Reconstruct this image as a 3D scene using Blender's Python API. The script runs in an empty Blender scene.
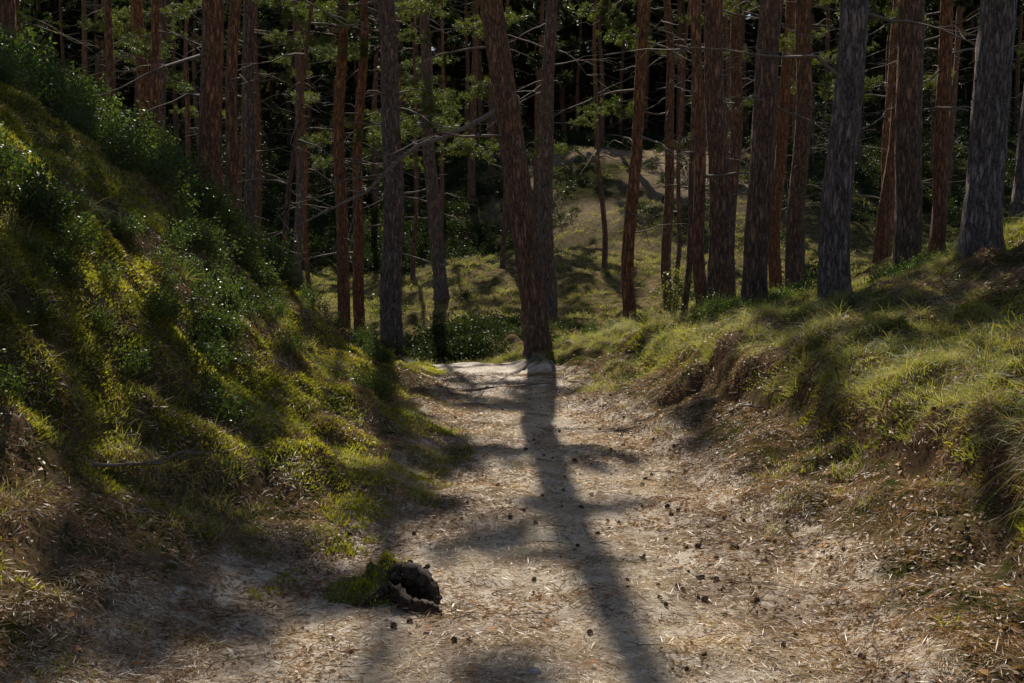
import bpy, math, random
import numpy as np
from mathutils import Vector, noise as mnoise
rng = np.random.default_rng(11)
random.seed(5)
scene = bpy.context.scene
SUN_EL = 45.0
SUN_AZ = 6.5

# ---------------------------------------------------------------- noise
def _h(ix, iy, s):
    n = (ix.astype(np.int64)*374761393 + iy.astype(np.int64)*668265263 + s*144269504) & 0xffffffff
    n = ((n ^ (n >> 13))*1274126177) & 0xffffffff
    n = n ^ (n >> 16)
    return n/4294967295.0
def vn(x, y, s=0):
    x = np.asarray(x, float); y = np.asarray(y, float)
    ix = np.floor(x); iy = np.floor(y); fx = x-ix; fy = y-iy
    fx = fx*fx*(3-2*fx); fy = fy*fy*(3-2*fy)
    ix = ix.astype(np.int64); iy = iy.astype(np.int64)
    a = _h(ix, iy, s); b = _h(ix+1, iy, s); c = _h(ix, iy+1, s); d = _h(ix+1, iy+1, s)
    return (a+(b-a)*fx)*(1-fy)+(c+(d-c)*fx)*fy - .5
def fbm(x, y, s=0, o=4):
    t = 0; a = 1.0
    for i in range(o):
        t = t+a*vn(x*2**i+17.3*i, y*2**i-9.1*i, s+i); a *= .5
    return t
def sstep(a, b, x):
    t = np.clip((x-a)/(b-a), 0, 1); return t*t*(3-2*t)

# ---------------------------------------------------------------- terrain
PY = [-30, 3.5, 4.9, 6.9, 8.65, 11.5, 14.4, 18, 24, 34, 60]
PL = [-1.7, -1.55, -1.3, -.5, -.40, -.62, -.95, -2.2, -4.4, -6, -7.5]
PR = [1.4, 1.35, 1.4, 1.35, 1.15, .8, .22, -.9, -3.1, -4.9, -6.4]
UL = [0, .7, 1.3, 1.8, 2.3, 3.2, 4.4, 7, 14, 60]
ZL = [0, .15, .5, 1.0, 1.6, 2.45, 3.2, 3.9, 4.3, 5]
UR = [0, .5, .8, 1.1, 1.6, 2.3, 3.4, 5.5, 9, 20, 60]
ZR = [0, .12, .25, .60, .82, .98, 1.18, 1.8, 2.7, 3.8, 4.5]
def edges(x, y):
    w = .22*vn(y*.9, y*0+3.3, 5)+.1*vn(y*3, y*0, 6)
    L = np.interp(y, PY, PL)+w
    R = np.interp(y, PY, PR)+.22*vn(y*1.1, y*0+8.3, 7)+.1*vn(y*3, y*0, 8)
    return L, R
def H(x, y, fine=True):
    x = np.asarray(x, float); y = np.asarray(y, float)
    L, R = edges(x, y)
    u = np.clip(L-x, 0, None); v = np.clip(x-R, 0, None)
    AL = np.interp(y, [-30, 11.5, 13.5, 16, 20, 26, 60], [1, 1, .88, .62, .3, .12, .1])
    AR = np.interp(y, [-30, 11, 13, 15, 18, 24, 60], [1, 1, .68, .45, .32, .22, .15])
    z = np.interp(u, UL, ZL)*AL+np.interp(v, UR, ZR)*AR
    z = z + 1.7*np.exp(-((x-10.5)**2/(2*3.2**2)+(y-18)**2/(2*5.5**2)))
    z = z - .38*sstep(14.5, 19, y)*(1-sstep(24, 34, y)*1.0)
    z = z + .8*sstep(25, 40, y)
    yy = y+7*vn(x*.06+3, y*.03, 21)-np.clip(x, -5, 14)*-.35
    z = z + 6.2*sstep(39, 64, yy)+17*sstep(66, 140, y)
    off = np.clip(np.maximum(u, v)/.7, 0, 1)
    big = sstep(18, 40, y)
    z = z + (off*.20)*fbm(x*.9, y*.9, 31, 3)+big*1.2*fbm(x*.12, y*.12, 41, 3)
    z = z + off*.16*np.abs(vn(x*2.4, y*2.4, 51))*2
    bite = np.exp(-((v-.95)/.22)**2)*sstep(-.1, .3, vn(y*.8, y*0+.2, 61)+.12)*(1-sstep(12, 14, y))
    z = z - .2*bite
    z = z + (1-off)*.07*fbm(x*1.6, y*1.2, 71, 3)
    if fine:
        z = z + (.018+.045*off)*fbm(x*6, y*6, 81, 3)
        z = z + (1-off)*.016*np.clip(vn(x*9, y*9, 91), 0, 1)
    return z
def Hs(x, y):
    return float(H(np.array([x]), np.array([y]))[0])
def normals(x, y, e=.08):
    dx = (H(x+e, y)-H(x-e, y))/(2*e); dy = (H(x, y+e)-H(x, y-e))/(2*e)
    n = np.stack([-dx, -dy, np.ones_like(dx)], 1)
    return n/np.linalg.norm(n, axis=1)[:, None]

# ---------------------------------------------------------------- mesh helpers
def mesh_from(name, V, Q, smooth=True, matidx=None):
    me = bpy.data.meshes.new(name)
    V = np.asarray(V, np.float32); Q = np.asarray(Q, np.int32)
    me.vertices.add(len(V)); me.vertices.foreach_set('co', V.ravel())
    me.loops.add(Q.size); me.loops.foreach_set('vertex_index', Q.ravel())
    me.polygons.add(len(Q)); me.polygons.foreach_set('loop_start', np.arange(0, Q.size, 4, dtype=np.int32))
    me.polygons.foreach_set('use_smooth', np.full(len(Q), smooth))
    if matidx is not None:
        me.polygons.foreach_set('material_index', np.asarray(matidx, np.int32))
    me.update(calc_edges=True); me.validate()
    return me
class MB:
    def __init__(s): s.V = []; s.Q = []; s.M = []; s.n = 0
    def add(s, V, Q, m=0):
        s.V.append(V); s.Q.append(Q+s.n); s.M.append(np.full(len(Q), m)); s.n += len(V)
    def tube(s, P, R, n=6, m=0, jit=0, flute=0):
        P = np.asarray(P, float); R = np.asarray(R, float); k = len(P)
        T = np.gradient(P, axis=0); T /= np.linalg.norm(T, axis=1)[:, None]+1e-9
        ref = np.array([0, 0, 1.]) if abs(T[:, 2]).mean() < .8 else np.array([1., 0, 0])
        A = np.cross(T, ref); A /= np.linalg.norm(A, axis=1)[:, None]+1e-9
        B = np.cross(T, A)
        th = np.arange(n)*2*math.pi/n
        rr = R[:, None]*np.ones((1, n))
        if jit: rr = rr*(1+jit*rng.uniform(-1, 1, (k, n)))
        if flute: rr = rr*(1+flute*rng.uniform(-1, 1, (1, n)))
        V = P[:, None]+rr[..., None]*(A[:, None]*np.cos(th)[None, :, None]+B[:, None]*np.sin(th)[None, :, None])
        V = V.reshape(-1, 3)
        i = np.arange(k-1)[:, None]*n; j = np.arange(n)[None]; j2 = (j+1) % n
        Q = np.stack([i+j, i+j2, i+n+j2, i+n+j], -1).reshape(-1, 4)
        s.add(V, Q, m)
    def leaves(s, P, D, L, W, m=0):
        N = len(P); D = D/(np.linalg.norm(D, axis=1)[:, None]+1e-9)
        r = rng.normal(size=(N, 3)); S = np.cross(D, r); S /= np.linalg.norm(S, axis=1)[:, None]+1e-9
        L = np.broadcast_to(L, N)[:, None]; W = np.broadcast_to(W, N)[:, None]
        V = np.stack([P, P+D*L*.5+S*W*.5, P+D*L, P+D*L*.5-S*W*.5], 1).reshape(-1, 3)
        s.add(V, np.arange(4*N).reshape(N, 4), m)
    def blades(s, P, D, L, W, droop, m=0, seg=3):
        N = len(P); D = D/(np.linalg.norm(D, axis=1)[:, None]+1e-9)
        az = rng.uniform(0, 6.28, N); S = np.stack([np.cos(az), np.sin(az), 0*az], 1)
        L = np.broadcast_to(L, N)[:, None]; droop = np.broadcast_to(droop, N)[:, None]
        rows = []
        hd = D.copy(); hd[:, 2] = 0; hd /= np.linalg.norm(hd, axis=1)[:, None]+1e-9
        for i in range(seg+1):
            t = i/seg
            c = P+D*L*t+hd*(L*droop*.5*t*t); c[:, 2:] -= L*droop*t*t*.9
            w = W*(1-t*.85)
            rows += [c-S*w*.5, c+S*w*.5]
        V = np.stack(rows, 1)
        b = (np.arange(N)*(2*seg+2))[:, None]; k = (np.arange(seg)*2)[None]
        Q = np.stack([b+k, b+k+1, b+k+3, b+k+2], -1).reshape(-1, 4)
        s.add(V.reshape(-1, 3), Q, m)
    def mesh(s, name, mats, smooth=True):
        me = mesh_from(name, np.concatenate(s.V), np.concatenate(s.Q), smooth, np.concatenate(s.M))
        for m in mats: me.materials.append(m)
        return me
def link(name, me, loc=(0, 0, 0), rot=(0, 0, 0), parent=None, scale=1):
    o = bpy.data.objects.new(name, me)
    scene.collection.objects.link(o); o.location = loc; o.rotation_euler = rot
    o.scale = (scale,)*3
    if parent: o.parent = parent
    return o

# ---------------------------------------------------------------- materials
def nmat(name):
    m = bpy.data.materials.new(name); m.use_nodes = True
    nt = m.node_tree; nt.nodes.clear()
    out = nt.nodes.new('ShaderNodeOutputMaterial')
    return m, nt, out
def N(nt, t, **k):
    n = nt.nodes.new(t)
    for a, b in k.items():
        setattr(n, a, b)
    return n
def mix(nt, f, a, b):
    n = nt.nodes.new('ShaderNodeMix'); n.data_type = 'RGBA'
    for s, v in ((n.inputs[0], f), (n.inputs[6], a), (n.inputs[7], b)):
        if isinstance(v, bpy.types.NodeSocket): nt.links.new(v, s)
        else: s.default_value = v if not isinstance(v, tuple) else (*v[:3], 1)
    return n.outputs[2]
def ramp(nt, src, stops):
    r = nt.nodes.new('ShaderNodeValToRGB'); nt.links.new(src, r.inputs[0])
    e = r.color_ramp.elements
    while len(e) < len(stops): e.new(.5)
    for k, (p, c) in zip(e, stops):
        k.position = p; k.color = (c, c, c, 1) if not isinstance(c, tuple) else (*c, 1)
    return r.outputs[0]
def noi(nt, vec, sc, det=4, rough=.55, dist=0):
    n = N(nt, 'ShaderNodeTexNoise'); n.inputs['Scale'].default_value = sc; n.inputs['Detail'].default_value = det
    n.inputs['Roughness'].default_value = rough; n.inputs['Distortion'].default_value = dist
    nt.links.new(vec, n.inputs['Vector']); return n.outputs[0]
def math_(nt, op, a, b=0.):
    n = nt.nodes.new('ShaderNodeMath'); n.operation = op
    for s, v in zip(n.inputs, (a, b)):
        if isinstance(v, bpy.types.NodeSocket): nt.links.new(v, s)
        else: s.default_value = v
    return n.outputs[0]

def leaf_mat(name, c1, c2, trans=.45, rough=.5, tb=1.6, spec=.3):
    m, nt, out = nmat(name)
    oi = N(nt, 'ShaderNodeObjectInfo'); geo = N(nt, 'ShaderNodeNewGeometry')
    n2 = noi(nt, geo.outputs['Position'], 1.3, 3)
    r = math_(nt, 'ADD', math_(nt, 'MULTIPLY', oi.outputs['Random'], .5), math_(nt, 'MULTIPLY', geo.outputs['Random Per Island'], .5))
    r = math_(nt, 'ADD', r, math_(nt, 'MULTIPLY', math_(nt, 'SUBTRACT', n2, .5), 1.8))
    col = mix(nt, r, c1, c2)
    p = N(nt, 'ShaderNodeBsdfPrincipled'); p.inputs['Roughness'].default_value = rough
    p.inputs['Specular IOR Level'].default_value = spec
    nt.links.new(col, p.inputs['Base Color'])
    t = N(nt, 'ShaderNodeBsdfTranslucent')
    g = N(nt, 'ShaderNodeMix', data_type='RGBA', blend_type='MULTIPLY'); g.inputs[0].default_value = 1
    nt.links.new(col, g.inputs[6]); g.inputs[7].default_value = (tb, tb*1.0, tb*.5, 1)
    nt.links.new(g.outputs[2], t.inputs['Color'])
    ms = N(nt, 'ShaderNodeMixShader'); ms.inputs[0].default_value = trans
    nt.links.new(p.outputs[0], ms.inputs[1]); nt.links.new(t.outputs[0], ms.inputs[2])
    nt.links.new(ms.outputs[0], out.inputs[0])
    return m
M_needle = leaf_mat('pine_needles', (.03, .05, .015), (.11, .12, .03), .4, .5, 2.4)
M_needle_far = leaf_mat('forest_needles', (.014, .024, .010), (.042, .054, .018), .35)
M_grass = leaf_mat('grass_blades', (.06, .095, .014), (.27, .27, .05), .55, .45, 2.7)
M_meadow = leaf_mat('meadow_blades', (.07, .09, .024), (.24, .23, .08), .5, .5, 2.2)
M_grassdry = leaf_mat('dry_grass', (.32, .25, .12), (.60, .49, .28), .45, .5, 1.7)
M_moss = leaf_mat('moss', (.035, .05, .010), (.29, .27, .04), .5, .7, 2.7, .15)
M_bil = leaf_mat('bilberry_leaves', (.02, .045, .012), (.09, .12, .03), .45, .4, 2.5, .4)
M_bush = leaf_mat('bush_leaves', (.013, .026, .010), (.05, .065, .018), .3, .5, 1.8, .2)
M_sap = leaf_mat('sapling_leaves', (.09, .13, .03), (.2, .2, .05), .5, .4, 1.8)
M_litter = leaf_mat('needle_litter', (.38, .24, .14), (.95, .80, .60), .15, .42, 1.3, .6)
M_brownlit = leaf_mat('brown_litter', (.08, .04, .02), (.50, .30, .16), .2, .5, 1.5, .4)
M_dead = leaf_mat('fallen_leaves', (.32, .12, .03), (.66, .38, .14), .35, .5, 1.6)

def bark_mat(name, fiss, plate1, plate2, upper, z0=2.5, z1=8):
    m, nt, out = nmat(name)
    tc = N(nt, 'ShaderNodeTexCoord'); mp = N(nt, 'ShaderNodeMapping')
    mp.inputs['Scale'].default_value = (1, 1, .2); nt.links.new(tc.outputs['Object'], mp.inputs[0])
    vec = mp.outputs[0]
    d = N(nt, 'ShaderNodeTexNoise'); d.inputs['Scale'].default_value = 14; d.inputs['Detail'].default_value = 5; d.inputs['Roughness'].default_value = .7
    nt.links.new(vec, d.inputs['Vector'])
    vm = N(nt, 'ShaderNodeVectorMath', operation='MULTIPLY_ADD'); nt.links.new(d.outputs['Color'], vm.inputs[0])
    vm.inputs[1].default_value = (.16, .16, .16); nt.links.new(vec, vm.inputs[2])
    vo = N(nt, 'ShaderNodeTexVoronoi', feature='DISTANCE_TO_EDGE'); vo.inputs['Scale'].default_value = 19
    nt.links.new(vm.outputs[0], vo.inputs['Vector'])
    fine = noi(nt, vec, 70, 6, .72, .5)
    big = noi(nt, tc.outputs['Object'], 2.2, 4, .6)
    sep = N(nt, 'ShaderNodeSeparateXYZ'); nt.links.new(tc.outputs['Object'], sep.inputs[0])
    zt = N(nt, 'ShaderNodeMapRange'); zt.inputs[1].default_value = z0; zt.inputs[2].default_value = z1
    nt.links.new(math_(nt, 'ADD', sep.outputs['Z'], math_(nt, 'MULTIPLY', math_(nt, 'SUBTRACT', big, .5), 6.)), zt.inputs[0])
    pl = mix(nt, ramp(nt, big, [(.35, 0.), (.65, 1.)]), plate1, plate2)
    pl = mix(nt, math_(nt, 'MULTIPLY', zt.outputs[0], .9), pl, upper)
    pl = mix(nt, ramp(nt, fine, [(.35, 0.), (.65, 1.)]), mix(nt, .7, pl, fiss), pl)
    dd = math_(nt, 'ADD', vo.outputs['Distance'], math_(nt, 'MULTIPLY', math_(nt, 'SUBTRACT', fine, .5), .12))
    e = ramp(nt, dd, [(.0, 0.), (.12, 1.)])
    col = mix(nt, e, fiss, pl)
    hgt = math_(nt, 'ADD', ramp(nt, dd, [(.0, 0.), (.25, 1.)]), math_(nt, 'MULTIPLY', fine, .6))
    b = N(nt, 'ShaderNodeBump'); b.inputs['Strength'].default_value = 1; b.inputs['Distance'].default_value = .035
    nt.links.new(hgt, b.inputs['Height'])
    p = N(nt, 'ShaderNodeBsdfPrincipled'); p.inputs['Roughness'].default_value = .75
    p.inputs['Specular IOR Level'].default_value = .4
    nt.links.new(col, p.inputs['Base Color']); nt.links.new(b.outputs[0], p.inputs['Normal'])
    nt.links.new(p.outputs[0], out.inputs[0]); return m
B_red = bark_mat('pine_bark_red', (.07, .03, .018), (.60, .25, .13), (.50, .22, .13), (.80, .33, .12), .2, 5)
B_brown = bark_mat('pine_bark_brown', (.045, .03, .022), (.46, .28, .20), (.38, .21, .14), (.70, .31, .14), .6, 5)
B_grey = bark_mat('pine_bark_grey', (.04, .033, .03), (.52, .40, .36), (.42, .29, .24), (.60, .33, .22), 1.5, 7)
def plain(name, c1, c2, sc=12, rough=.85, bump=.5, spec=.5, stretch=None):
    m, nt, out = nmat(name); tc = N(nt, 'ShaderNodeTexCoord')
    n = noi(nt, tc.outputs['Object'], sc, 6, .65)
    p = N(nt, 'ShaderNodeBsdfPrincipled'); p.inputs['Roughness'].default_value = rough; p.inputs['Specular IOR Level'].default_value = spec
    nt.links.new(mix(nt, ramp(nt, n, [(.3, 0.), (.7, 1.)]), c1, c2), p.inputs['Base Color'])
    b = N(nt, 'ShaderNodeBump'); b.inputs['Strength'].default_value = bump; b.inputs['Distance'].default_value = .02
    nt.links.new(n, b.inputs['Height']); nt.links.new(b.outputs[0], p.inputs['Normal'])
    nt.links.new(p.outputs[0], out.inputs[0]); return m
M_twig = plain('dead_wood', (.09, .065, .05), (.28, .21, .16), 30)
M_root = plain('charred_root', (.005, .004, .003), (.12, .085, .06), 38, .75, 1, .2)
M_mosslump = plain('moss_cushion', (.05, .06, .012), (.13, .13, .025), 40, .9, 1)
M_cone = plain('cone_scales', (.05, .03, .02), (.18, .12, .075), 60)
M_stem = plain('shrub_stem', (.06, .05, .02), (.12, .09, .04), 30)
M_stone = plain('stone', (.2, .18, .16), (.4, .37, .33), 25)

# ground
m, nt, out = nmat('forest_floor'); M_ground = m
geo = N(nt, 'ShaderNodeNewGeometry'); pos = geo.outputs['Position']
at = N(nt, 'ShaderNodeAttribute', attribute_name='path'); pm = at.outputs['Fac']
st = N(nt, 'ShaderNodeAttribute', attribute_name='soil'); sm = st.outputs['Fac']
fa = N(nt, 'ShaderNodeAttribute', attribute_name='slope_litter'); fm = fa.outputs['Fac']
ff = N(nt, 'ShaderNodeAttribute', attribute_name='heath'); hm = ff.outputs['Fac']
n_big = noi(nt, pos, 1.3, 5, .65); n_mid = noi(nt, pos, 5, 6, .65); n_f = noi(nt, pos, 45, 6, .75, .6); n_ff = noi(nt, pos, 160, 3, .8, 1.5)
needle = mix(nt, ramp(nt, n_ff, [(.38, 0.), (.62, 1.)]), (.17, .095, .052), (.60, .40, .25))
sand = mix(nt, ramp(nt, n_f, [(.32, 0.), (.66, 1.)]), (.55, .39, .26), (.97, .84, .66))
pathc = mix(nt, ramp(nt, math_(nt, 'ADD', math_(nt, 'MULTIPLY', n_big, .6), math_(nt, 'MULTIPLY', n_mid, .4)), [(.44, 0.), (.53, 1.)]), needle, sand)
speck = ramp(nt, noi(nt, pos, 30, 4, .75), [(.56, 0.), (.64, 1.)])
pathc = mix(nt, math_(nt, 'MULTIPLY', speck, .75), pathc, (.09, .05, .03))
mossc = mix(nt, ramp(nt, n_f, [(.3, 0.), (.7, 1.)]), (.03, .04, .012), (.12, .12, .03))
soil = mix(nt, n_f, (.035, .022, .014), (.20, .125, .075))
drym = mix(nt, n_ff, (.10, .065, .038), (.36, .25, .14))
bank = mix(nt, ramp(nt, n_mid, [(.42, 0.), (.58, 1.)]), mossc, drym)
bank = mix(nt, sm, bank, soil)
heath = mix(nt, ramp(nt, n_mid, [(.4, 0.), (.6, 1.)]), (.018, .024, .010), (.06, .055, .022))
bank = mix(nt, hm, bank, heath)
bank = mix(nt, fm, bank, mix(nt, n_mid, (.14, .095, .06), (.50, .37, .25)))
pmn = ramp(nt, math_(nt, 'ADD', pm, math_(nt, 'MULTIPLY', math_(nt, 'SUBTRACT', n_mid, .5), .9)), [(.35, 0.), (.65, 1.)])
col = mix(nt, pmn, bank, pathc)
hh = math_(nt, 'ADD', math_(nt, 'MULTIPLY', n_f, .7), math_(nt, 'MULTIPLY', n_ff, .4))
b = N(nt, 'ShaderNodeBump'); b.inputs['Strength'].default_value = .9; b.inputs['Distance'].default_value = .03
nt.links.new(hh, b.inputs['Height'])
p = N(nt, 'ShaderNodeBsdfPrincipled'); p.inputs['Roughness'].default_value = .55
nt.links.new(math_(nt, 'MULTIPLY', pmn, .6), p.inputs['Specular IOR Level'])
nt.links.new(col, p.inputs['Base Color']); nt.links.new(b.outputs[0], p.inputs['Normal']); nt.links.new(p.outputs[0], out.inputs[0])

# ---------------------------------------------------------------- ground sheet
def grow(a, end, step, r):
    o = []
    while a < end: a += step; step *= r; o.append(a)
    return np.array(o)
xr = grow(7, 260, .05, 1.06); xs = np.concatenate([-xr[::-1], np.arange(-7, 7.01, .045), xr])
ys = np.concatenate([-grow(-2, 60, .1, 1.15)[::-1], np.arange(2, 9, .036), np.arange(9, 20, .06), grow(20, 320, .07, 1.025)])
X, Y = np.meshgrid(xs, ys); X = X.ravel(); Y = Y.ravel()
Z = H(X, Y); nx, ny = len(xs), len(ys)
i = np.arange(ny-1)[:, None]*nx; j = np.arange(nx-1)[None]
Q = np.stack([i+j, i+j+1, i+nx+j+1, i+nx+j], -1).reshape(-1, 4)
gme = mesh_from('ground', np.stack([X, Y, Z], 1), Q)
L_, R_ = edges(X, Y)
pmask = np.clip(1-np.maximum(L_-X, X-R_)/.55, 0, 1)*(1-.9*sstep(15.5, 19, Y))
gy, gx = np.gradient(Z.reshape(ny, nx), ys, xs)
slope = np.hypot(gx, gy).ravel()
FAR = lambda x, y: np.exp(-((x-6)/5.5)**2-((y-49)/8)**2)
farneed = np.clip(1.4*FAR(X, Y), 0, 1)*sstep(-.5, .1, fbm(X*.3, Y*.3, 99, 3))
heathm = sstep(34, 42, Y)
soilm = np.clip((slope-.9)/.6, 0, 1)*(1-sstep(30, 40, Y))*np.where(X > 0, 1, .5)
for nme, arr in (('path', pmask), ('soil', soilm), ('slope_litter', farneed), ('heath', heathm)):
    a = gme.attributes.new(nme, 'FLOAT', 'POINT'); a.data.foreach_set('value', arr.astype(np.float32))
gme.materials.append(M_ground); link('forest_ground', gme)

# ---------------------------------------------------------------- scatter via geometry nodes
def src_coll(name, meshes):
    c = bpy.data.collections.new(name)
    for k, me in enumerate(meshes):
        c.objects.link(bpy.data.objects.new('%s_variant_%s' % (name, 'abcdefgh'[k]), me))
    return c
def euler_from(nrm, yaw):
    t = np.stack([np.cos(yaw), np.sin(yaw), 0*yaw], 1)
    b_ = np.cross(nrm, t); b_ /= np.linalg.norm(b_, axis=1)[:, None]; t = np.cross(b_, nrm)
    ry = -np.arcsin(np.clip(t[:, 2], -1, 1)); rx = np.arctan2(b_[:, 2], nrm[:, 2]); rz = np.arctan2(t[:, 1], t[:, 0])
    return np.stack([rx, ry, rz], 1)
def scatter(name, P, rot, scl, coll, nvar):
    n = len(P); me = bpy.data.meshes.new(name); me.vertices.add(n)
    me.vertices.foreach_set('co', P.astype(np.float32).ravel())
    a = me.attributes.new('rot', 'FLOAT_VECTOR', 'POINT'); a.data.foreach_set('vector', rot.astype(np.float32).ravel())
    a = me.attributes.new('scl', 'FLOAT', 'POINT'); a.data.foreach_set('value', scl.astype(np.float32))
    a = me.attributes.new('idx', 'INT', 'POINT'); a.data.foreach_set('value', rng.integers(0, nvar, n).astype(np.int32))
    me.update()
    o = link(name, me)
    ng = bpy.data.node_groups.new(name+'_nodes', 'GeometryNodeTree')
    ng.interface.new_socket('Geometry', in_out='INPUT', socket_type='NodeSocketGeometry')
    ng.interface.new_socket('Geometry', in_out='OUTPUT', socket_type='NodeSocketGeometry')
    gi = ng.nodes.new('NodeGroupInput'); go = ng.nodes.new('NodeGroupOutput')
    ci = ng.nodes.new('GeometryNodeCollectionInfo'); ci.inputs['Collection'].default_value = coll
    ci.inputs['Separate Children'].default_value = True; ci.inputs['Reset Children'].default_value = True
    ip = ng.nodes.new('GeometryNodeInstanceOnPoints'); ip.inputs['Pick Instance'].default_value = True
    ng.links.new(gi.outputs[0], ip.inputs['Points']); ng.links.new(ci.outputs[0], ip.inputs['Instance'])
    for nm, dt, sock in (('rot', 'FLOAT_VECTOR', 'Rotation'), ('scl', 'FLOAT', 'Scale'), ('idx', 'INT', 'Instance Index')):
        na = ng.nodes.new('GeometryNodeInputNamedAttribute'); na.data_type = dt; na.inputs['Name'].default_value = nm
        ng.links.new(na.outputs[0], ip.inputs[sock])
    ng.links.new(ip.outputs[0], go.inputs[0])
    md = o.modifiers.new('scatter', 'NODES'); md.node_group = ng
    return o
def place(name, x, y, coll, nvar, smin, smax, tilt=1., lift=0., sarr=None):
    n = normals(x, y); n = n*tilt+np.array([0, 0, 1.])*(1-tilt); n /= np.linalg.norm(n, axis=1)[:, None]
    P = np.stack([x, y, H(x, y)+lift], 1)
    s = rng.uniform(smin, smax, len(x))
    if sarr is not None: s = s*sarr
    return scatter(name, P, euler_from(n, rng.uniform(0, 6.28, len(x))), s, coll, nvar)
def pts(n, x0, x1, y0, y1, fn, bias=1.):
    x = rng.uniform(x0, x1, n); y = y0+(y1-y0)*rng.uniform(0, 1, n)**bias
    k = (rng.uniform(0, 1, n) < fn(x, y)) & (np.abs(x) < 1.0+y*.56)
    return x[k], y[k]
def uv(x, y):
    L, R = edges(x, y); return L-x, x-R

# ---------------------------------------------------------------- small plants
def rdir(n, up=1., spread=1.):
    a = rng.uniform(0, 6.28, n); s = rng.uniform(0, spread, n)
    return np.stack([np.cos(a)*s, np.sin(a)*s, np.full(n, up)], 1)
def disc(n, r):
    a = rng.uniform(0, 6.28, n); q = r*np.sqrt(rng.uniform(0, 1, n))
    return np.stack([np.cos(a)*q, np.sin(a)*q, 0*a-.01], 1)
def grass_tuft(n, r, l0, l1, w, droop, spread, dry=.2, seg=3, mat=None):
    mb = MB(); k = int(n*(1-dry))
    for c, mi in ((k, 0), (n-k, 1)):
        if c: mb.blades(disc(c, r), rdir(c, 1, spread), rng.uniform(l0, l1, c), w, rng.uniform(droop*.4, droop*1.3, c), mi, seg)
    return mb.mesh('grass_tuft', [mat or M_grass, M_grassdry], False)
C_grass = src_coll('grass_tuft', [grass_tuft(34, .07, .06, .16, .0045, .6, 1.0, .3) for _ in range(3)]+[grass_tuft(30, .08, .06, .15, .0045, .7, 1.2, .7)])
C_long = src_coll('long_grass_tuft', [grass_tuft(70, .08, .18, .42, .0042, 1.0, .9, .4, 5) for _ in range(3)])
C_far = src_coll('meadow_tuft', [grass_tuft(26, .16, .05, .17, .012, .5, .9, .2, 2, M_meadow) for _ in range(3)])
def moss_tuft():
    mb = MB(); mb.leaves(disc(80, .085), rdir(80, 1, .9), rng.uniform(.014, .038, 80), .0075); return mb.mesh('moss_tuft', [M_moss], False)
C_moss = src_coll('moss_tuft', [moss_tuft() for _ in range(3)])
def bilberry(mat):
    mb = MB()
    for s in range(26):
        b0 = disc(1, .13)[0]; d = rdir(1, 1, .7)[0]; l = rng.uniform(.14, .30)
        t = np.linspace(0, 1, 4)[:, None]; P = b0+d*l*t+np.array([rng.uniform(-.05, .05), rng.uniform(-.05, .05), 0])*t*t
        mb.tube(P, [.0022, .002, .0016, .001], 3, 1)
        k = 20; tt = rng.uniform(.25, 1, k)[:, None]
        Q0 = b0+d*l*tt+rng.normal(0, .022, (k, 3)); mb.leaves(Q0, rng.normal(size=(k, 3))+np.array([0, 0, .6]), rng.uniform(.018, .03, k), .014, 0)
    return mb.mesh('bilberry_bush', [mat, M_stem], False)
C_bil = src_coll('bilberry_clump', [bilberry(M_bil) for _ in range(3)])
def heathbush(r, h, k):
    mb = MB()
    d = rng.normal(size=(k, 3)); d /= np.linalg.norm(d, axis=1)[:, None]; d[:, 2] = np.abs(d[:, 2])
    rad = rng.uniform(.55, 1.05, k)[:, None]*(1+.35*np.sin(d[:, :1]*5+d[:, 1:2]*4))
    P = d*rad*np.array([r, r, h]); mb.leaves(P, d+rng.normal(size=(k, 3))*.6, rng.uniform(.05, .10, k), .04, 0)
    for _ in range(10): limb(mb, np.zeros(3), rng.uniform(0, 6.28), rng.uniform(.5, 1.4), r*.9, .006, 0, 3, 1, 3, .1)
    return mb.mesh('heath_bush', [M_bush, M_stem], False)
def litter(mat, k=46, w=.0028, l0=.03, l1=.065, zz=.12):
    mb = MB(); a = rng.uniform(0, 6.28, k)
    mb.leaves(disc(k, .11)+np.array([0, 0, .012])+rng.normal(0, .003, (k, 3)), np.stack([np.cos(a), np.sin(a), rng.normal(0, zz, k)], 1), rng.uniform(l0, l1, k), w)
    return mb.mesh('needle_litter', [mat], False)
C_lit = src_coll('needle_litter', [litter(M_litter) for _ in range(4)])
C_brl = src_coll('brown_litter', [litter(M_brownlit, 40, .004, .03, .08, .25) for _ in range(2)]+[litter(M_brownlit, 22, .012, .015, .035, .4)])
def dleaf():
    mb = MB()
    mb.add(np.array([[0, 0, 0], [.02, .016, .008], [.045, 0, .004], [.02, -.016, .009]], float)+np.array([0, 0, .008]), np.array([[0, 1, 2, 3]]))
    return mb.mesh('fallen_leaf', [M_dead], False)
C_leaf = src_coll('fallen_leaf', [dleaf() for _ in range(2)])
def cone():
    mb = MB(); z = np.linspace(-1, 1, 9); mb.tube(np.stack([z*.02, 0*z, 0*z+.012], 1), .012*np.sqrt(np.clip(1-z**2*.95, 0, 1)), 8, 0)
    k = 70; g = np.arange(k); zz = -1+2*(g+.5)/k; a = g*2.4; r = .013*np.sqrt(1-zz**2*.9)
    P = np.stack([zz*.02, np.cos(a)*r*.8, np.sin(a)*r*.8+.012], 1)
    mb.leaves(P, np.stack([0*a+.5, np.cos(a), np.sin(a)], 1), .010, .009)
    return mb.mesh('pine_cone', [M_cone], False)
C_cone = src_coll('pine_cone', [cone(), cone()])
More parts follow.
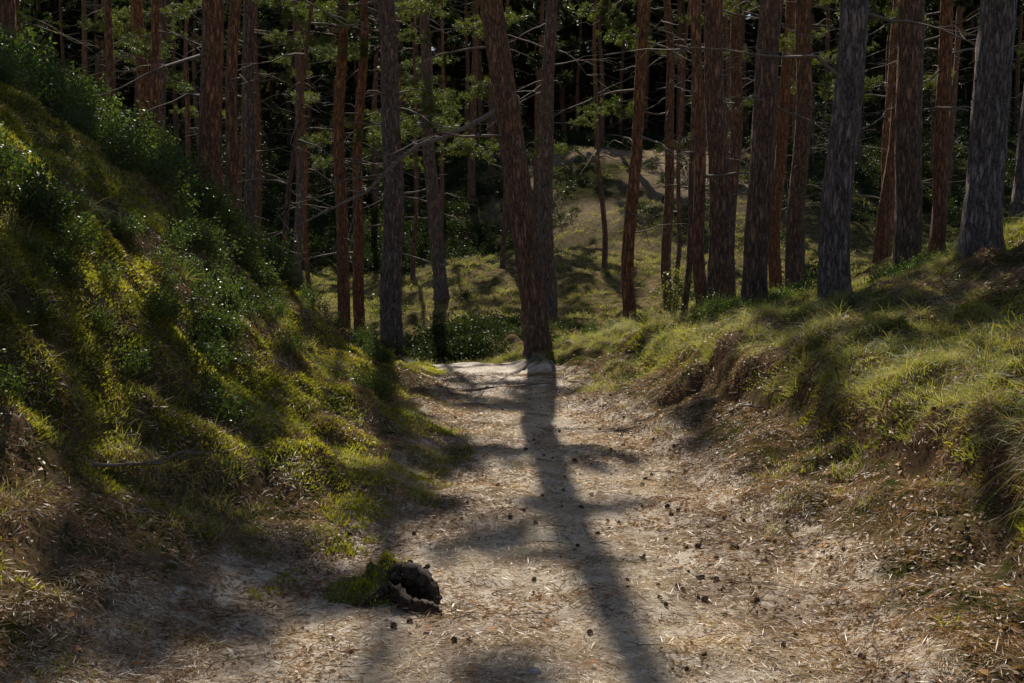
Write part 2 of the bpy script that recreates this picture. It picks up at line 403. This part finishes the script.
def twig():
    mb = MB(); l = rng.uniform(.1, .3); k = 6; t = np.linspace(0, 1, k)
    P = np.stack([t*l, np.cumsum(rng.normal(0, .012, k)), .006+.012*np.sin(t*3)], 1); mb.tube(P, np.linspace(.004, .0015, k), 5)
    for _ in range(2):
        s = P[rng.integers(1, 4)]; e = s+np.array([.07, rng.choice([-1, 1])*.05, .012]); mb.tube(np.array([s, (s+e)/2+.004, e]), [.003, .002, .001], 4)
    return mb.mesh('twig', [M_twig])
C_twig = src_coll('twig', [twig() for _ in range(4)])
def limb(mb, p0, az, el, l, r, droop=.0, n=5, m=0, seg=5, wob=.05):
    t = np.linspace(0, 1, seg+1); d = np.array([math.cos(az)*math.cos(el), math.sin(az)*math.cos(el), math.sin(el)])
    P = p0+d*l*t[:, None]; P[:, 2] += -droop*l*t*t
    P[1:] += np.cumsum(rng.normal(0, wob*l/seg, (seg, 3)), 0)
    mb.tube(P, r*(1-t*.8), n, m); return P
C_bush = src_coll('heath_bush', [heathbush(.42, .36, 420), heathbush(.5, .28, 420), heathbush(.34, .5, 420)])

def d_grass(x, y):
    u, v = uv(x, y); n = fbm(x*1.1, y*1.1, 201, 4)
    left = (u > .05)*sstep(-.1, .45, n)*np.interp(u, [0, .4, 1.5, 3, 6], [.3, .75, .6, .35, .3])*np.interp(y, [3, 5, 6.5], [.2, .45, 1])
    right = (v > .0)*sstep(-.15, .35, n)*np.interp(v, [0, .6, 1.0, 1.2, 6], [.08, .15, .3, 1, .8])
    right = np.maximum(right, (v > .05)*.8*sstep(9.5, 12, y)*sstep(-.25, .25, n))
    return left+right
x, y = pts(50000, -8, 9, 2.5, 17, d_grass); place('bank_grass', x, y, C_grass, 4, .45, 1.1, .6)
def d_long(x, y):
    u, v = uv(x, y); n = fbm(x*.9, y*.9, 211, 3)
    return (v > 1.0)*sstep(-.4, .1, n)*np.interp(v, [1, 1.15, 1.7, 3, 6], [.5, 1, .9, .4, .3])+.05*(u > .8)*sstep(0, .3, n)
x, y = pts(8500, -7, 9, 2.8, 16, d_long); place('long_grass', x, y, C_long, 3, .5, 1.1, .9)
def d_moss(x, y):
    u, v = uv(x, y); n = fbm(x*1.2, y*1.2, 221, 4)
    return (u > -.1)*sstep(-.35, .15, n)*np.interp(u, [0, .8, 1.6, 3], [.4, .7, .95, .95])*np.interp(y, [3, 4.5, 6], [.3, .7, 1])+(v > .9)*sstep(-.1, .4, n)*.4
x, y = pts(50000, -7.5, 8, 2.5, 15, d_moss); place('bank_moss', x, y, C_moss, 3, .7, 1.5)
def d_bil(x, y):
    u, v = uv(x, y); n = fbm(x*.8, y*.8, 231, 3)
    return (u > 1.3)*sstep(-.45, .1, n)*np.interp(u, [1.3, 2.0, 2.9], [.12, .55, 1])+(u > .7)*(y > 8)*sstep(.05, .35, n)*.5+(v > 1.6)*sstep(.0, .35, n)*.7
x, y = pts(12500, -10, 10, 3.5, 18, d_bil); u_, v_ = uv(x, y)
place('bilberry_shrubs', x, y, C_bil, 3, .45, 1.15, .6, 0, np.interp(u_, [1.5, 3.2], [.9, 1.45])*np.interp(fbm(x*1.3, y*1.3, 237, 2), [-.3, .4], [.75, 1.35]))
def d_far(x, y):
    u, v = uv(x, y); n = fbm(x*.35, y*.35, 241, 3)
    return sstep(-.45, .1, n)*(1-.8*((u < 0) & (v < 0) & (y < 20)))*np.interp(y, [15, 38, 48], [.95, .9, .3])*(1-.7*FAR(x, y))
x, y = pts(42000, -22, 22, 15, 56, d_far, 1.0); place('hollow_grass', x, y, C_far, 3, .6, 1.4, .6)
def d_bilf(x, y):
    n = fbm(x*.3, y*.3, 251, 3)
    return sstep(-.3, .2, n)*sstep(38, 46, y)*(1-np.clip(1.3*FAR(x, y), 0, .97))+.06*sstep(.0, .3, n)*((np.abs(x+1) > 3.5) | (y > 28))
x, y = pts(9500, -34, 34, 18, 72, d_bilf); place('heath_undergrowth', x, y, C_bush, 3, .5, 1.6, .4)
x = rng.normal(-.7, 1.5, 120); y = rng.normal(20.6, 1.3, 120); k_ = (y > 18.2); s_ = np.exp(-((x[k_]+1.2)/1.3)**2)*.6+.4
place('bilberry_thicket', x[k_], y[k_], C_bush, 3, .5, 1.1, .4, 0, s_)
def d_lit(x, y):
    u, v = uv(x, y); o = np.maximum(u, v); n = fbm(x*1.2, y*1.2, 271, 3); return np.interp(o, [-.5, 0, .4, .8], [.9, .9, .4, .1])*sstep(-.6, .2, n)
x, y = pts(20000, -5, 5, 2.8, 12, d_lit, 1.3); place('pine_needle_litter', x, y, C_lit, 4, .7, 1.3)
def d_brl(x, y):
    u, v = uv(x, y); n = fbm(x*1.2, y*1.2, 271, 3); return np.interp(np.maximum(u, v), [-.7, -.2, .1, 1.2, 3], [.08, .4, 1, .85, .6])+.35*sstep(.05, -.4, n)
x, y = pts(31000, -6, 6, 2.8, 14, d_brl, 1.2); place('brown_needle_litter', x, y, C_brl, 3, .7, 1.4)
x, y = pts(4200, -6, 6, 2.8, 16, lambda x, y: np.interp(np.maximum(*uv(x, y)), [-.5, 0, .5, 3], [.25, .6, 1, .5])*sstep(-.3, .3, fbm(x, y, 261, 2))); place('fallen_leaves', x, y, C_leaf, 2, .5, 1.2, .8, .01)
def d_cone(x, y):
    return np.where(np.maximum(*uv(x, y)) < .3, .10+.9*np.exp(-((x-.95)/.25)**2-((y-5.5)/.9)**2)+.3*(x > .3), .06)
x, y = pts(1800, -3, 3, 3, 12, d_cone, 1.3); place('pine_cones', x, y, C_cone, 2, .25, .85)
x, y = pts(2000, -4, 4, 3, 14, lambda x, y: .5+.5*(np.maximum(*uv(x, y)) > 0), 1.2); place('fallen_twigs', x, y, C_twig, 4, .15, .9)

# ---------------------------------------------------------------- pines
def clumps(mb, C, D, k, l, w, m):
    P = np.repeat(C, k, 0)+rng.normal(0, l*.18, (len(C)*k, 3)); Dd = np.repeat(D, k, 0)*.7+rng.normal(size=(len(C)*k, 3))*.75
    mb.leaves(P, Dd, rng.uniform(l*.7, l*1.2, len(P)), w, m)
def leafy_limb(mb, p0, az, el, l, r, dens=1., nl=.13, nw=.02, k=16, mw=0, mn=1, spread=1.2):
    P = limb(mb, p0, az, el, l, r, -.12, 5, mw, 6, .1)
    C = []; D = []
    for s in range(int(5+l*3.5*dens)):
        q = P[rng.integers(2, 7)] if dens > 1 else P[rng.integers(4, 7)]
        a2 = az+rng.uniform(-spread, spread); l2 = rng.uniform(.25, .55)*max(.5, l*.5)
        S = limb(mb, q, a2, el+rng.uniform(-.2, .6), l2, r*.35, 0, 3, mw, 3, .1)
        for f in (.45, .7, .85, 1):
            c = S[0]+(S[-1]-S[0])*f; C.append(c+rng.normal(0, .06, 3)); D.append((S[-1]-S[0])/l2)
    clumps(mb, np.array(C), np.array(D), k, nl, nw, mn)
def crown_mesh(h, rad, nl_, dens=1., nlen=.14, nw=.022, k=14, z0=0):
    mb = MB()
    for i in range(nl_):
        t = (i+rng.uniform(0, 1))/nl_
        l = rad*(1-t)**.65*rng.uniform(.55, 1.15)*(.55+.45*min(1, t*5))+.3
        leafy_limb(mb, np.array([0, 0, z0+t*h]), rng.uniform(0, 6.28), .05+.9*t+rng.uniform(-.15, .2), l, .018+.02*(1-t), dens, nlen, nw, k)
    return mb
def as_mesh(mb, name, bark, needles): return mb.mesh(name, [bark, needles], False)
crowns = [as_mesh(crown_mesh(5.0, 2.0, n_, .5, .17, .05, 18), 'pine_crown', B_red, M_needle) for n_ in (12, 15, 10, 13)]
crowns_full = [as_mesh(crown_mesh(5.2, 2.2, n_, .5, .17, .05, 18), 'pine_crown', B_red, M_needle) for n_ in (20, 23, 18)]
def branch_mesh(l):
    mb = MB(); leafy_limb(mb, np.zeros(3), 0, .1, l, .022, 2.2, .10, .012, 34); return as_mesh(mb, 'pine_branch', M_twig, M_needle)
branches = [branch_mesh(l) for l in (1.8, 2.2, 1.4)]
def trunk_curve(h, dx, dy, curve):
    z = np.concatenate([np.arange(-.35, 6, .1), np.arange(6, h, .45), [h]])
    cx = np.interp(z, *curve) if curve else dx*np.minimum(z, 9)
    ph = rng.uniform(0, 6, 2)
    if curve:
        kk = np.ones(9)/9; cx = np.convolve(np.pad(cx, 4, 'edge'), kk, 'valid')
    else:
        cx = cx+.06*np.sin(z*.7+ph[0])*np.clip(z, 0, 1)+.02*np.sin(z*1.9+ph[1])
    cy = dy*np.minimum(z, 9)+.045*np.sin(z*.6+ph[1])*np.clip(z, 0, 1)
    return z, cx, cy
def trunk(mb, h, dia, dx=0, dy=0, curve=None, n=26, detail=True, m=0):
    z, cx, cy = trunk_curve(h, dx, dy, curve)
    th = np.arange(n)*2*math.pi/n; ph = rng.uniform(0, 6.28)
    r = dia/2*(1-.8*np.clip(z/h, 0, 1)**1.15)
    zz, tt = np.meshgrid(z, th, indexing='ij')
    fl = np.exp(-np.clip(zz+.05, 0, 9)/.22)
    R = r[:, None]*(1+fl*(.28+.16*np.cos(4*tt+ph)+.1*np.cos(7*tt)))
    if detail:
        sd = int(rng.integers(0, 9999))
        R = R*(1+.11*fbm(np.cos(tt)*5+20, zz*2.2+np.sin(tt)*5, sd, 3)+.045*rng.uniform(-1, 1, R.shape))
    V = np.stack([cx[:, None]+R*np.cos(tt), cy[:, None]+R*np.sin(tt), zz], -1).reshape(-1, 3)
    k = len(z); i = np.arange(k-1)[:, None]*n; j = np.arange(n)[None]; j2 = (j+1) % n
    mb.add(V, np.stack([i+j, i+j2, i+n+j2, i+n+j], -1).reshape(-1, 4), m)
    return z, cx, cy, r
def dead_branches(mb, T, cnt, z0, z1, m=1, lmax=1.5):
    z, cx, cy, r = T
    for _ in range(cnt):
        a = rng.uniform(z0, z1); p = np.array([np.interp(a, z, cx), np.interp(a, z, cy), a]); az = rng.uniform(0, 6.28)
        l = rng.uniform(.2, 1)**1.3*lmax
        rr = np.interp(a, z, r); p = p+np.array([math.cos(az), math.sin(az), 0])*rr*.8
        P = limb(mb, p, az, rng.uniform(-.35, .4), l, .010+.008*l, .2, 4, m, 5, .16)
        for _ in range(int(l*4)):
            q = P[rng.integers(1, 6)]; limb(mb, q, az+rng.uniform(-1.1, 1.1), rng.uniform(-.4, .4), l*rng.uniform(.2, .5), .006, .1, 3, m, 3, .15)
pine_list = [
 (.41, 16, .40, 'c', 'b', 19), (4.65, 10.8, .36, .02, 'g', 17), (3.45, 11.5, .32, .025, 'g', 16), (2.93, 13, .30, .04, 'b', 16),
 (5.25, 14.5, .36, 0, 'b', 18), (2.68, 15, .17, -.055, 'r', 13), (3.1, 16.5, .34, -.01, 'b', 17), (2.07, 19, .23, .03, 'r', 15),
 (2.85, 18, .11, .03, 'b', 11), (5.2, 20, .33, .01, 'b', 17), (7.5, 22, .27, .05, 'r', 16), (7.4, 19, .26, .03, 'r', 16),
 (5.85, 24, .28, .02, 'r', 16), (7.9, 17, .34, .08, 'g', 17), (.83, 25, .36, 0, 'g', 18), (-2.2, 20, .40, -.01, 'g', 18),
 (-1.9, 29, .38, -.06, 'g', 18), (-3.28, 21, .25, .01, 'r', 16), (-3.05, 21.6, .23, .015, 'r', 16), (-3.8, 14, .30, .01, 'r', 16),
 (-4.0, 15.6, .18, .02, 'r', 15), (-5.3, 22, .26, .0, 'g', 16), (-4.15, 19, .11, .12, 'b', 9), (-5.9, 18, .16, .0, 'r', 14),
 (-6.2, 17, .13, .01, 'r', 14), (-6.15, 13.5, .28, -.02, 'r', 16), (-8.2, 26, .27, -.01, 'g', 17), (-6.3, 32, .26, .01, 'g', 17),
 (3.65, 25, .24, -.02, 'b', 16), (4.5, 22.5, .28, .01, 'b', 17), (9.3, 27, .3, .02, 'r', 17), (8.2, 31, .3, -.02, 'b', 17),
 (-9.5, 21, .3, 0, 'r', 16), (11.5, 23, .3, .04, 'b', 16), (5.9, 35, .3, 0, 'b', 17), (-11, 30, .3, 0, 'b', 17), (-7.6, 22.5, .3, 0, 'r', 18),
 (-4.3, 38.5, .3, -.02, 'r', 17), (2.7, 31.5, .16, -.05, 'b', 13), (-8.5, 36, .3, .02, 'b', 17),
 (-7.0, 28, .15, .02, 'b', 13), (-5.6, 30, .14, -.03, 'r', 13), (-9.8, 33, .18, .01, 'b', 14), (-3.1, 34, .15, .02, 'b', 13), (-.3, 34, .16, .02, 'b', 14), (4.4, 29, .13, .03, 'b', 12), (-2.6, 41, .2, 0, 'b', 15), (7.0, 29, .16, -.01, 'r', 14),
 (-7.5, 5, .33, 0, 'b', 17), (8, 4, .33, 0, 'b', 17), (-5, -6, .3, 0, 'b', 16), (4.5, -7, .3, 0, 'b', 16), (-9, -3, .3, 0, 'b', 16), (9, -2, .3, 0, 'g', 16),  # unseen pines behind and beside the camera, added to block sky light
]
bk = {'r': B_red, 'b': B_brown, 'g': B_grey}
for k, (px, py, dia, lean, b_, h) in enumerate(pine_list):
    mb = MB(); curve = None
    if lean == 'c': curve = ([-.35, 0, 1.15, 2.6, 3.8, 5.3, 8, 11, 19], [.0, 0, -.12, -.33, -.50, -.74, -1.05, -1.25, -1.5]); lean = 0
    T = trunk(mb, h, dia, lean, rng.uniform(-.01, .01), curve)
    cs = h-5.2 if dia > .2 else h*.65
    dead_branches(mb, T, 22 if dia > .2 else 9, 1.8, cs, 1, 1.8)
    if k == 0:
        PP = np.array([[-.48, 0, 3.75], [-.85, -.1, 3.5], [-1.4, -.2, 3.22], [-1.75, -.25, 3.12], [-2.1, -.3, 2.85], [-2.5, -.3, 2.45], [-3.0, -.4, 2.2], [-3.6, -.4, 1.9]])
        mb.tube(PP, np.array([.040, .038, .035, .032, .028, .024, .018, .008]), 6, 1)
        for q in PP[2:]:
            for _ in range(2): limb(mb, q, 3.1+rng.uniform(-1.2, 1.2), rng.uniform(-.5, .6), rng.uniform(.2, .6), .009, .1, 4, 1, 4, .2)
    me = mb.mesh('pine_trunk', [bk[b_], M_twig]); base = link('pine_tree', me, (px, py, Hs(px, py)))
    cx = float(np.interp(cs, T[0], T[1])); cy = float(np.interp(cs, T[0], T[2]))
    s = 1. if dia > .24 else .6
    side = (px < -3 or px > 2.4) and 18 < py < 33 and dia > .24
    cm = crowns_full[k % 3] if side else crowns[k % 4]
    link('crown', cm, (cx, cy, cs), (0, 0, rng.uniform(0, 6.28)), base, s)
    if py > 15 and dia > .2:
        for _ in range(5):
            a = rng.uniform(3.8, 8.5); r_ = np.interp(a, T[0], T[3])*.5
            az = rng.uniform(0, 6.28)
            link('leafy_branch', branches[int(rng.integers(0, 3))], (float(np.interp(a, T[0], T[1]))+r_*math.cos(az), float(np.interp(a, T[0], T[2]))+r_*math.sin(az), a), (0, rng.uniform(-.1, .35), az), base, rng.uniform(.5, 1.15))

def forest_pine(h, z0, rad, nl_, nlen=.24, nw=.07, k=9):
    mb = crown_mesh(h-z0, rad, nl_, .7, nlen, nw, k, z0)
    T = trunk(mb, h, .32, rng.uniform(-.03, .03), 0, None, 9, False, 2); dead_branches(mb, T, 14, 1.5, z0, 0, 1.6)
    return mb.mesh('forest_pine', [M_twig, M_needle_far, B_brown], False)
C_for = src_coll('forest_pine', [forest_pine(16, 7, 2.1, 26), forest_pine(17, 8.5, 2.1, 22), forest_pine(15, 6, 2.0, 26), forest_pine(16, 9.5, 2.0, 22)])
C_dense = src_coll('dense_forest_pine', [forest_pine(16, 2.5, 2.4, 46, .34, .11, 8), forest_pine(17, 4, 2.3, 42, .34, .11, 8), forest_pine(14, 1.5, 2.2, 42, .34, .11, 8)])
def forest_scatter(name, n, x0, x1, y0, y1, mind, coll, nv, s0, s1, fn=None):
    P = []
    while n > 0:
        n -= 1; a = rng.uniform(x0, x1); c = rng.uniform(y0, y1)
        if abs(a) > c*.6+4: continue
        if fn and rng.uniform() > fn(a, c): continue
        if all((a-q[0])**2+(c-q[1])**2 > mind*mind for q in P): P.append((a, c))
    P = np.array(P); z = H(P[:, 0], P[:, 1])
    scatter(name, np.stack([P[:, 0], P[:, 1], z-.1], 1), np.stack([rng.normal(0, .02, len(P)), rng.normal(0, .02, len(P)), rng.uniform(0, 6.28, len(P))], 1), rng.uniform(s0, s1, len(P)), coll, nv)
forest_scatter('pine_forest', 700, -34, 34, 44, 70, 3.7, C_for, 4, .8, 1.15, lambda a, c: .3 if (-2 < a < 10 and 50 < c < 66) else 1)
forest_scatter('distant_pine_forest', 1700, -72, 72, 69, 118, 3.0, C_dense, 3, .9, 1.3)
def spruce(h, rad):
    mb = MB(); mb.tube(np.array([[0, 0, -.1], [0, 0, h*.5], [0, 0, h]]), [.05, .03, .005], 6, 0); C = []; D = []
    for i in range(int(h*16)):
        t = (i+.5)/(h*16); l = rad*(1-t)*rng.uniform(.7, 1.1)+.1; az = i*2.4
        S = limb(mb, np.array([0, 0, .15+t*(h-.2)]), az, .15+.5*t, l, .012, .45, 3, 0, 4, .05)
        for f in np.linspace(.25, 1, 7):
            C.append(S[0]+(S[-1]-S[0])*f+rng.normal(0, .07, 3)); D.append((S[-1]-S[0])/l)
    clumps(mb, np.array(C), np.array(D), 8, .16, .035, 1); return mb.mesh('young_spruce', [M_twig, M_needle_far], False)
C_sp = src_coll('young_conifer', [spruce(3.5, 1.2), spruce(2.4, .9), spruce(5, 1.6)])
forest_scatter('forest_understorey', 450, -50, 50, 50, 80, 2.8, C_sp, 3, .6, 1.5, lambda a, c: 0.03 if (-2 < a < 14 and c < 60) else 1)

for sx, sy, sh in ((3.1, 21, 1.6), (-6.2, 24, 1.6), (-3.0, 26, .9)):
    mb = MB()
    for _ in range(6):
        P = limb(mb, rng.normal(0, .06, 3)*np.array([1, 1, 0]), rng.uniform(0, 6.28), rng.uniform(1.0, 1.45), sh*rng.uniform(.6, 1), .010, .1, 4, 0, 6, .1)
        for _ in range(9):
            q = P[rng.integers(2, 7)]; S = limb(mb, q, rng.uniform(0, 6.28), rng.uniform(0, .8), rng.uniform(.15, .4), .004, 0, 3, 0, 3, .1)
            kk = 12; C = S[0]+(S[-1]-S[0])*rng.uniform(.1, 1, (kk, 1))+rng.normal(0, .04, (kk, 3)); mb.leaves(C, rng.normal(size=(kk, 3)), rng.uniform(.04, .07, kk), .035, 1)
    link('birch_sapling', mb.mesh('birch_sapling', [M_stem, M_sap], False), (sx, sy, Hs(sx, sy)-.02))

# ---------------------------------------------------------------- mossy stump with charred root on the path
mb = MB()
def gz(x, y, z): return np.array([x, y, Hs(x, y)+z])
def gnarl(pl, rl, m=0):
    pl = np.array(pl); k = 30; t = np.linspace(0, len(pl)-1, k); P = np.stack([np.interp(t, np.arange(len(pl)), pl[:, c]) for c in range(3)], 1)
    P = np.stack([np.convolve(np.pad(P[:, c], 2, 'edge'), np.ones(5)/5, 'valid') for c in range(3)], 1)+rng.normal(0, .003, (k, 3))
    r = np.interp(t, np.arange(len(pl)), rl)*(1+rng.uniform(-.08, .08, k)); r[0] *= .4; r[-1] *= .3
    mb.tube(P, r, 18, m, .09, .34)
def lump(cx, cy, rx, ry, rz, seed, m, amp=.5, moss=0):
    th, ph = np.meshgrid(np.linspace(0, 2*math.pi, 65)[:-1], np.linspace(.01, math.pi/2+.1, 26))
    rr = 1+amp*fbm(np.cos(th)*2.2*np.sin(ph)+5, np.sin(th)*2.2*np.sin(ph)+ph*1.5, seed, 5)
    V = np.stack([cx+rx*rr*np.sin(ph)*np.cos(th), cy+ry*rr*np.sin(ph)*np.sin(th), rz*rr*np.cos(ph)], -1).reshape(-1, 3)
    V[:, 2] += Hs(cx, cy)-.015
    i = np.arange(25)[:, None]*64; j = np.arange(64)[None]; Q = np.stack([i+j, i+(j+1) % 64, i+64+(j+1) % 64, i+64+j], -1).reshape(-1, 4)
    mb.add(V, Q, m)
    if moss:
        sel = V[rng.integers(0, len(V), moss)]+rng.normal(0, .008, (moss, 3)); mb.leaves(sel, rdir(moss, 1, .9), rng.uniform(.010, .024, moss), .005, 2)
lump(-.70, 4.97, .16, .14, .08, 333, 1, .9, 1900)
lump(-.60, 5.06, .15, .11, .13, 383, 1, .9, 1500)
lump(-.58, 4.86, .09, .07, .05, 373, 1, .7, 700)
lump(-.49, 4.97, .09, .07, .11, 393, 0, 1.1, 220)
gnarl([gz(-.60, 5.0, .02), gz(-.56, 4.97, .09), gz(-.49, 4.93, .125), gz(-.42, 4.89, .11), gz(-.375, 4.85, .06), gz(-.36, 4.81, -.01)], [.036, .044, .049, .042, .036, .03])
gnarl([gz(-.54, 4.93, .05), gz(-.53, 4.81, .06), gz(-.47, 4.74, .035), gz(-.41, 4.71, .02), gz(-.35, 4.68, .02), gz(-.31, 4.66, -.01)], [.038, .033, .028, .034, .028, .015])
gnarl([gz(-.50, 4.95, .11), gz(-.49, 4.97, .15), gz(-.47, 4.98, .17)], [.03, .018, .006])
gnarl([gz(-.44, 4.92, .10), gz(-.41, 4.95, .13), gz(-.39, 4.97, .15)], [.025, .016, .005])
gnarl([gz(-.56, 4.9, .06), gz(-.62, 4.82, .04), gz(-.69, 4.78, .0)], [.025, .02, .010])
link('mossy_tree_stump', mb.mesh('mossy_tree_stump', [M_root, M_mosslump, M_moss]))

mb = MB()
def root(p0, p1, r, wob=.12):
    k = 16; t = np.linspace(0, 1, k); x = p0[0]+(p1[0]-p0[0])*t+wob*np.sin(t*7+p0[0])*.5; y = p0[1]+(p1[1]-p0[1])*t+wob*np.cos(t*6)*.5
    z = H(x, y)-.01+.015*np.sin(t*9); mb.tube(np.stack([x, y, z], 1), r*(1-.7*t), 7, 0, .15)
for a, b2, r in (((.35, 15.8), (-.5, 11.2), .05), ((.3, 15.7), (.9, 11.8), .045), ((-.5, 11.1), (.45, 10.3), .03), ((.5, 16), (1.9, 14.6), .05), ((-.6, 12.3), (.5, 12.6), .03), ((1.1, 9.2), (.1, 9.6), .018)):
    root(a, b2, r)
link('tree_roots', mb.mesh('tree_roots', [M_twig]))
for ax, ay, l, az in ((1.75, 8.6, .5, .3), (-1.9, 8.3, .8, 2.2), (2.0, 6.3, .4, .9), (-2.2, 5.6, .6, .5)):
    mb = MB(); P = limb(mb, np.array([0, 0, .02]), az, .12, l, .013, .1, 6, 0, 7, .2)
    for q in P[2:6]: limb(mb, q, az+rng.uniform(-1, 1), .3, l*.35, .006, 0, 4, 0, 4, .2)
    link('fallen_branch', mb.mesh('fallen_branch', [M_twig]), (ax, ay, Hs(ax, ay)))
for sx, sy, sr in ((.08, 3.98, .03), (-.9, 4.05, .02), (1.0, 4.6, .025)):
    mb = MB(); th, ph = np.meshgrid(np.linspace(0, 2*math.pi, 17)[:-1], np.linspace(.02, math.pi/2, 8)); rr = 1+.4*fbm(np.cos(th)*1.5+sx*9, np.sin(th)*1.5+ph, 77, 3)
    V = np.stack([sr*rr*np.sin(ph)*np.cos(th), .8*sr*rr*np.sin(ph)*np.sin(th), .6*sr*rr*np.cos(ph)], -1).reshape(-1, 3)
    i = np.arange(7)[:, None]*16; j = np.arange(16)[None]; mb.add(V, np.stack([i+j, i+(j+1) % 16, i+16+(j+1) % 16, i+16+j], -1).reshape(-1, 4)); link('stone', mb.mesh('stone', [M_stone]), (sx, sy, Hs(sx, sy)-.006))

# ---------------------------------------------------------------- light, world, camera
w = bpy.data.worlds.new('World'); scene.world = w; w.use_nodes = True; nt = w.node_tree
sky = nt.nodes.new('ShaderNodeTexSky'); sky.sky_type = 'NISHITA'; sky.sun_disc = False
sky.sun_elevation = math.radians(SUN_EL); sky.sun_rotation = math.radians(-SUN_AZ)
bg = nt.nodes['Background']; bg.inputs[1].default_value = .085; nt.links.new(sky.outputs[0], bg.inputs[0])
sl = bpy.data.lights.new('sun', 'SUN'); sl.energy = 5; sl.angle = math.radians(.5); sl.color = (1, .94, .82)
so = bpy.data.objects.new('sun', sl); scene.collection.objects.link(so); so.rotation_euler = (math.radians(-(90-SUN_EL)), 0, math.radians(SUN_AZ)); so.location = (0, 40, 30)
cam = bpy.data.cameras.new('camera'); cam.lens = 38; cam.sensor_width = 36; cam.clip_end = 800
co = bpy.data.objects.new('camera', cam); scene.collection.objects.link(co); co.location = (0, 0, 1.6); co.rotation_euler = (math.radians(90-4.8), 0, 0)
scene.camera = co
scene.view_settings.view_transform = 'Standard'; scene.view_settings.look = 'None'; scene.view_settings.exposure = 0
